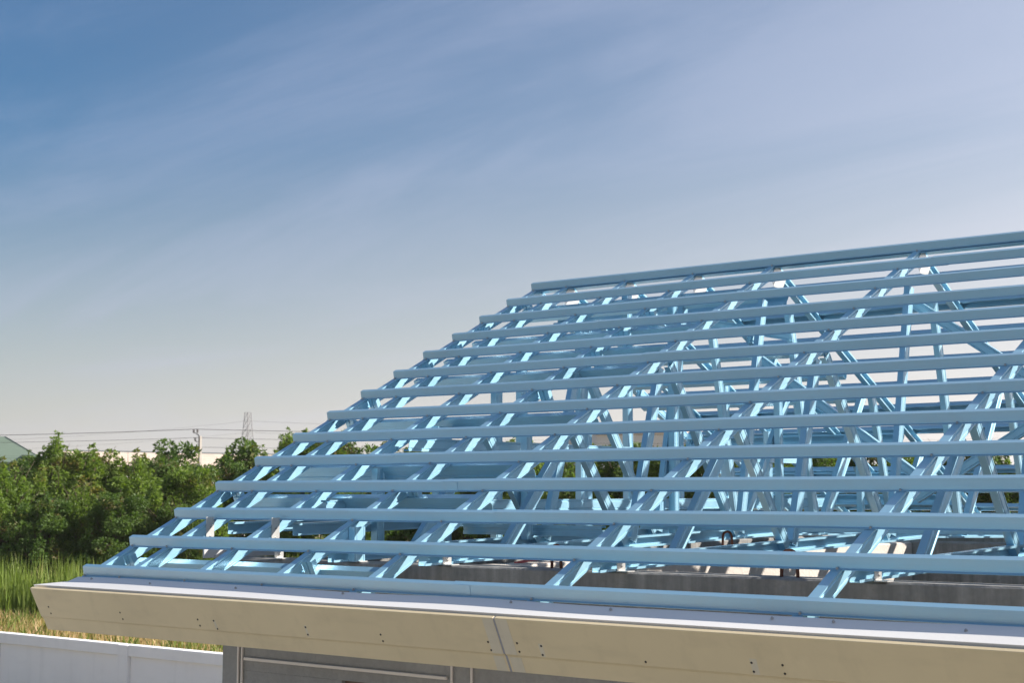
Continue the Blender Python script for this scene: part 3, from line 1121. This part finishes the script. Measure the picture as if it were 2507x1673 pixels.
def blades(name, n, Dr, pxr, hr, wr, mat, seed, lean=0.25, clump=0.0):
    rnd = np.random.default_rng(seed)
    D = np.sqrt(rnd.uniform(Dr[0] ** 2, Dr[1] ** 2, n))
    px = rnd.uniform(*pxr, n)
    if clump:
        k = max(1, n // 40)
        cD = np.sqrt(rnd.uniform(Dr[0] ** 2, Dr[1] ** 2, k)); cp = rnd.uniform(*pxr, k)
        j = rnd.integers(0, k, n)
        D = cD[j] + rnd.normal(scale=clump, size=n)
        px = cp[j] + rnd.normal(scale=clump / cD[j] * 3778, size=n)
        hs = rnd.uniform(0.6, 1.0, k)[j]
    else:
        hs = np.ones(n)
    lat = (px - 1253.5) / 3778.7 * D
    bx = CAM.x + FYv.x * D + FX.x * lat
    by = CAM.y + FYv.y * D + FX.y * lat
    H = rnd.uniform(*hr, n) * hs
    Wd = rnd.uniform(*wr, n)
    a = rnd.uniform(0, 2 * math.pi, n)
    la = rnd.uniform(0, 2 * math.pi, n)
    ln = np.abs(rnd.normal(scale=lean, size=n)) * H
    sx, sy = np.cos(a) * Wd / 2, np.sin(a) * Wd / 2
    dx, dy = np.cos(la) * ln, np.sin(la) * ln
    z = np.zeros(n)
    P = [np.stack([bx - sx, by - sy, z], 1), np.stack([bx + sx, by + sy, z], 1),
         np.stack([bx + sx + dx * .35, by + sy + dy * .35, H * .6], 1), np.stack([bx - sx + dx * .35, by - sy + dy * .35, H * .6], 1),
         np.stack([bx + dx, by + dy, H], 1)]
    verts = np.stack(P, 1).reshape(-1, 3)
    me = bpy.data.meshes.new(name)
    me.vertices.add(5 * n)
    me.vertices.foreach_set('co', verts.ravel())
    loops = (np.arange(n)[:, None] * 5 + np.array([0, 1, 2, 3, 3, 2, 4])).ravel()
    me.loops.add(7 * n)
    me.loops.foreach_set('vertex_index', loops)
    me.polygons.add(2 * n)
    st = (np.arange(n)[:, None] * 7 + np.array([0, 4])).ravel()
    me.polygons.foreach_set('loop_start', st)
    me.materials.append(mat)
    me.update(calc_edges=True)
    me.validate()
    return link(name, me)


tag(blades('reeds', 30000, (45.3, 52.5), (-400, 1300), (1.0, 2.2), (0.02, 0.045), M['reed'], 1, 0.16, 0.35), 'tall green reeds in front of the shrubs at the field edge', 'reeds', None, 'stuff')
tag(blades('dry_grass', 60000, (16, 49), (-600, 1300), (0.18, 0.55), (0.015, 0.035), M['dry'], 2, 0.35), 'dry tan grass of the field behind the white wall', 'grass', None, 'stuff')
tag(blades('weeds', 16000, (16, 44), (-600, 1300), (0.25, 0.8), (0.02, 0.05), M['weed'], 3, 0.35, 0.25), 'green weeds growing among the dry grass behind the wall', 'weeds', None, 'stuff')

# ------------------------------------------------------------------ far things


def at(px, py, D):
    p = field(px, D)
    return Vector((p.x, p.y, CAM.z + (1209 - py) / 3778.7 * D))


# utility pole
PD = 110
base = field(491, PD)
pole = empty('utility_pole', base)
tag(pole, 'square concrete utility pole with dark insulators behind the shrubs', 'pole')
ph = CAM.z + (1209 - 1069) / 3778.7 * PD
mb = MB()
vs = [(sx * r_, sy * r_, z) for z, r_ in ((0, 0.13), (ph, 0.085)) for sx, sy in ((-1, -1), (1, -1), (1, 1), (-1, 1))]
mb.add(vs, [(3, 2, 1, 0), (4, 5, 6, 7), (0, 1, 5, 4), (1, 2, 6, 5), (2, 3, 7, 6), (3, 0, 4, 7)])
mb.build('shaft', M['pole'], pole)
u = PD / 3778.7


def local(px, py):
    v = at(px, py, PD) - Vector((base.x, base.y, 0))
    return v


for (px, py, l) in ((475, 1052, 9), (484, 1053, 8), (479, 1073, 8)):
    a = local(px, py)
    ins = MB()
    for k in range(4):
        ins.tube([a - Vector((0, 0, u * l * k / 4)), a - Vector((0, 0, u * l * (k + 0.75) / 4))], 0.075, 8)
    ins.build('insulator', M['porcelain'], pole)
arm = MB()
arm.tube([local(491, 1071), local(480, 1062)], 0.03, 5).tube([local(491, 1085), local(479, 1081)], 0.03, 5)
arm.tube([local(491, 1071), local(484, 1061)], 0.03, 5).tube([local(480, 1062), local(475, 1061)], 0.025, 5)
arm.build('bracket', M['tower'], pole)
ca = MB()
ca.tube([local(466, 1096), local(490, 1096)], 0.07, 5).tube([local(486, 1097), local(486, 1104)], 0.08, 6).tube([local(470, 1094), local(470, 1099)], 0.06, 6)
ca.build('crossarm', M['porcelain'], pole)


def wire(pts, r, label, sag=0.0):
    path = []
    for a, b in zip(pts[:-1], pts[1:]):
        n = 14
        for i in range(n):
            f = i / n
            p = Vector(a).lerp(Vector(b), f)
            p.z -= sag * 4 * f * (1 - f)
            path.append(p)
    path.append(Vector(pts[-1]))
    o = MB().tube(path, r, 5).build('power_line', M['wire'], None, True)
    return tag(o, label, 'cable', 'cables of the pole line')


wire([at(-900, 1060, 125), at(479, 1052, PD), at(2600, 1052, 118)], 0.020, 'uppermost sagging power cable crossing above the shrubs', 0.42)
wire([at(-900, 1078, 125), at(479, 1073, PD), at(2600, 1078, 118)], 0.013, 'second power cable below the uppermost one', 0.35)
wire([at(466, 1096, PD), at(2600, 1099, 116)], 0.012, 'lower cable running right from the pole crossarm', 0.2)
wire([at(-900, 1092, 300), at(607, 1032, 420), at(2600, 1048, 470)], 0.03, 'faint high-voltage cable hung from the far lattice tower', 2.2)
wire([at(-900, 1115, 300), at(607, 1060, 420), at(2600, 1070, 470)], 0.03, 'lower faint cable hung from the far lattice tower', 2.0)

# lattice tower
TD = 420
tb = field(607, TD)
tower = empty('lattice_tower', tb)
tag(tower, 'pale lattice transmission tower far behind the pole', 'tower')
thh = CAM.z + (1209 - 1011) / 3778.7 * TD


def tw(z):
    f = z / thh
    return 3.0 * (1 - f) ** 1.4 + 0.62


segs = 13
mbl = [MB() for _ in range(2)]
for sx, sy in ((-1, -1), (1, -1), (1, 1), (-1, 1)):
    leg = MB()
    for i in range(segs):
        z0, z1 = thh * i / segs, thh * (i + 1) / segs
        leg.tube([(sx * tw(z0), sy * tw(z0), z0), (sx * tw(z1), sy * tw(z1), z1)], 0.10, 4)
    leg.build('leg', M['tower'], tower)
br = MB()
for i in range(segs):
    z0, z1 = thh * i / segs, thh * (i + 1) / segs
    cr = [(-1, -1), (1, -1), (1, 1), (-1, 1)]
    for k in range(4):
        a, b = cr[k], cr[(k + 1) % 4]
        br.tube([(a[0] * tw(z0), a[1] * tw(z0), z0), (b[0] * tw(z1), b[1] * tw(z1), z1)], 0.055, 4)
        br.tube([(b[0] * tw(z0), b[1] * tw(z0), z0), (a[0] * tw(z1), a[1] * tw(z1), z1)], 0.055, 4)
        br.tube([(a[0] * tw(z1), a[1] * tw(z1), z1), (b[0] * tw(z1), b[1] * tw(z1), z1)], 0.05, 4)
br.build('bracing', M['tower'], tower)

# green gabled building, seen at its gable
GD = 150
gb = empty('green_building', (0, 0, 0))
tag(gb, 'green sheet-clad gabled building at the left edge behind the shrubs', 'building')


def gp(px, py, dd=0):
    return at(px, py, GD + dd + max(0.0, 1132 - py) * 0.14)


GV = (field(60, 150) - Vector((CAM.x, CAM.y, 0))).normalized()


def prism(parent, name, pts, depth, mat):
    """polygon in the gable plane pushed back by depth"""
    mb = MB()
    n = len(pts)
    vs = [p for p in pts] + [p + GV * depth for p in pts]
    mb.add(vs, [tuple(range(n)), tuple(range(2 * n - 1, n - 1, -1))] + [(i, n + i, n + (i + 1) % n, (i + 1) % n) for i in range(n)])
    return mb.build(name, M[mat], parent)


def low(px, dd=0):
    p = field(px, GD + dd)
    return p


prism(gb, 'wall', [low(-110), low(122), gp(122, 1132), gp(6, 1132), gp(-110, 1132)], 22, 'green')
prism(gb, 'roof', [gp(122, 1132), gp(14, 1070), gp(-2, 1070), gp(-110, 1132)], 12, 'green')
# horizontal laps of the cladding, each course a shallow strip
for k in range(9):
    y = 1080 + k * 5.4
    half = min(112, (y - 1070) / 62 * 108 + 6)
    if half < 4:
        continue
    a, b = gp(6 - half, y, -0.03), gp(6 + half, y, -0.03)
    mb = MB()
    mb.tube([a, b], 0.025, 4)
    mb.build('cladding_lap', M['greend'], gb)
for sgn in (-1, 1):
    a, b = gp(6 + sgn * 8, 1069, -0.3), gp(6 + sgn * 118, 1133, -0.3)
    mb = MB()
    dr = (b - a).normalized()
    nrm = dr.cross(GV).normalized()
    if nrm.z > 0:
        nrm = -nrm
    mb.frame(a, dr, GV, nrm, (b - a).length, 0.5, 0.16)
    mb.build('hip_cap', M['greend'], gb)
lv = prism(gb, 'louvre', [at(55, 1130, GD - 0.3), at(84, 1130, GD - 0.3), at(84, 1115, GD - 0.3), at(55, 1115, GD - 0.3)], 2.6, 'louvre')
for k in range(4):
    y = 1117 + k * 3.4
    MB().tube([at(55, y, GD - 0.33), at(84, y, GD - 0.33)], 0.03, 4).build('slat', M['tower'], lv)

# long pale-roofed building
LD = 130
lb = empty('long_building', (0, 0, 0))
tag(lb, 'long low building with pale pinkish tiled roof behind the utility pole', 'building')
p0, p1 = field(215, LD), field(1250, LD + 30)
dirx = (p1 - p0).normalized()
diry = Vector((-dirx.y, dirx.x, 0))
Lb = (p1 - p0).length
ze = CAM.z + (1209 - 1146) / 3778.7 * LD
zr = CAM.z + (1209 - 1111) / 3778.7 * LD + 0.25
run = 5.0
mb = MB()
mb.frame(p0 + diry * 0.5, dirx, diry, (0, 0, 1), Lb, 2 * run - 1, ze - 0.05)
mb.build('wall', M['white'], lb)
for sgn in (0, 1):
    mb = MB()
    n = 16
    for k in range(n):          # courses of tiles, each proud of the next
        f0, f1 = k / n, (k + 1) / n
        if sgn == 0:
            a = p0 + diry * (run * f0) + Vector((0, 0, ze + (zr - ze) * f0))
            b = p0 + diry * (run * f1) + Vector((0, 0, ze + (zr - ze) * f1))
        else:
            a = p0 + diry * (2 * run - run * f0) + Vector((0, 0, ze + (zr - ze) * f0))
            b = p0 + diry * (2 * run - run * f1) + Vector((0, 0, ze + (zr - ze) * f1))
        up = (b - a).normalized()
        nr = dirx.cross(up) if sgn == 0 else up.cross(dirx)
        mb.frame(a + nr * 0.02 - up * 0.03, dirx, up, nr, Lb, (b - a).length + 0.03, 0.05 if k % 2 else 0.07)
    mb.build('roof', M['tile'], lb)
mb = MB()
mb.frame(p0 + diry * (run - 0.15) + Vector((0, 0, zr)), dirx, diry, (0, 0, 1), Lb, 0.3, 0.16)
mb.build('ridge_cap', M['louvre'], lb)

# pale blocks glimpsed through the roof frame
def block(px0, px1, top, D, cols, rows, label):
    e = empty('pale_block', (0, 0, 0))
    tag(e, label, 'building')
    a, b = field(px0, D), field(px1, D + 6)
    dx = (b - a).normalized()
    dy = Vector((-dx.y, dx.x, 0))
    L = (b - a).length
    H = CAM.z + (1209 - top) / 3778.7 * D
    MB().frame(a, dx, dy, (0, 0, 1), L, 10, H).build('wall', M['white'], e)
    MB().frame(a - dx * 0.3 - dy * 0.3 + Vector((0, 0, H)), dx, dy, (0, 0, 1), L + 0.6, 10.6, 0.35).build('roof', M['tile'], e)
    for r_ in range(rows):
        for c in range(cols):
            w, h = L / cols * 0.42, min(1.3, H / rows * 0.42)
            o = a + dx * (L * (c + 0.3) / cols) - dy * 0.06 + Vector((0, 0, H * (r_ + 0.38) / rows))
            wd = MB().frame(o, dx, dy, (0, 0, 1), w, 0.05, h).build('window', M['white'], e)
            MB().frame(o - dy * 0.02 + dx * 0.08 + Vector((0, 0, 0.08)), dx, dy, (0, 0, 1), w - 0.16, 0.03, h - 0.16).build('pane', M['glass'], wd)


block(1490, 1600, 1047, 190, 6, 3, 'pale three-storey block with dark windows glimpsed through the roof frame')
block(1625, 1720, 1062, 180, 5, 3, 'lower pale block right of the three-storey one, behind the roof frame')

# ------------------------------------------------------------------ dusty air
hm = bpy.data.materials.new('haze')
hm.use_nodes = True
hn = hm.node_tree
hn.nodes.remove(hn.nodes['Principled BSDF'])
pv = hn.nodes.new('ShaderNodeVolumePrincipled')
pv.inputs['Color'].default_value = (0.97, 0.95, 0.93, 1)
pv.inputs['Density'].default_value = 0.00018
hn.links.new(pv.outputs[0], hn.nodes['Material Output'].inputs['Volume'])
hz = MB().box(-1520, 1520, -1520, 1520, -1, 36).build('haze', hm)
tag(hz, kind='stuff')
tag(hz, 'thin pale dusty air over the field and the far buildings', 'haze')
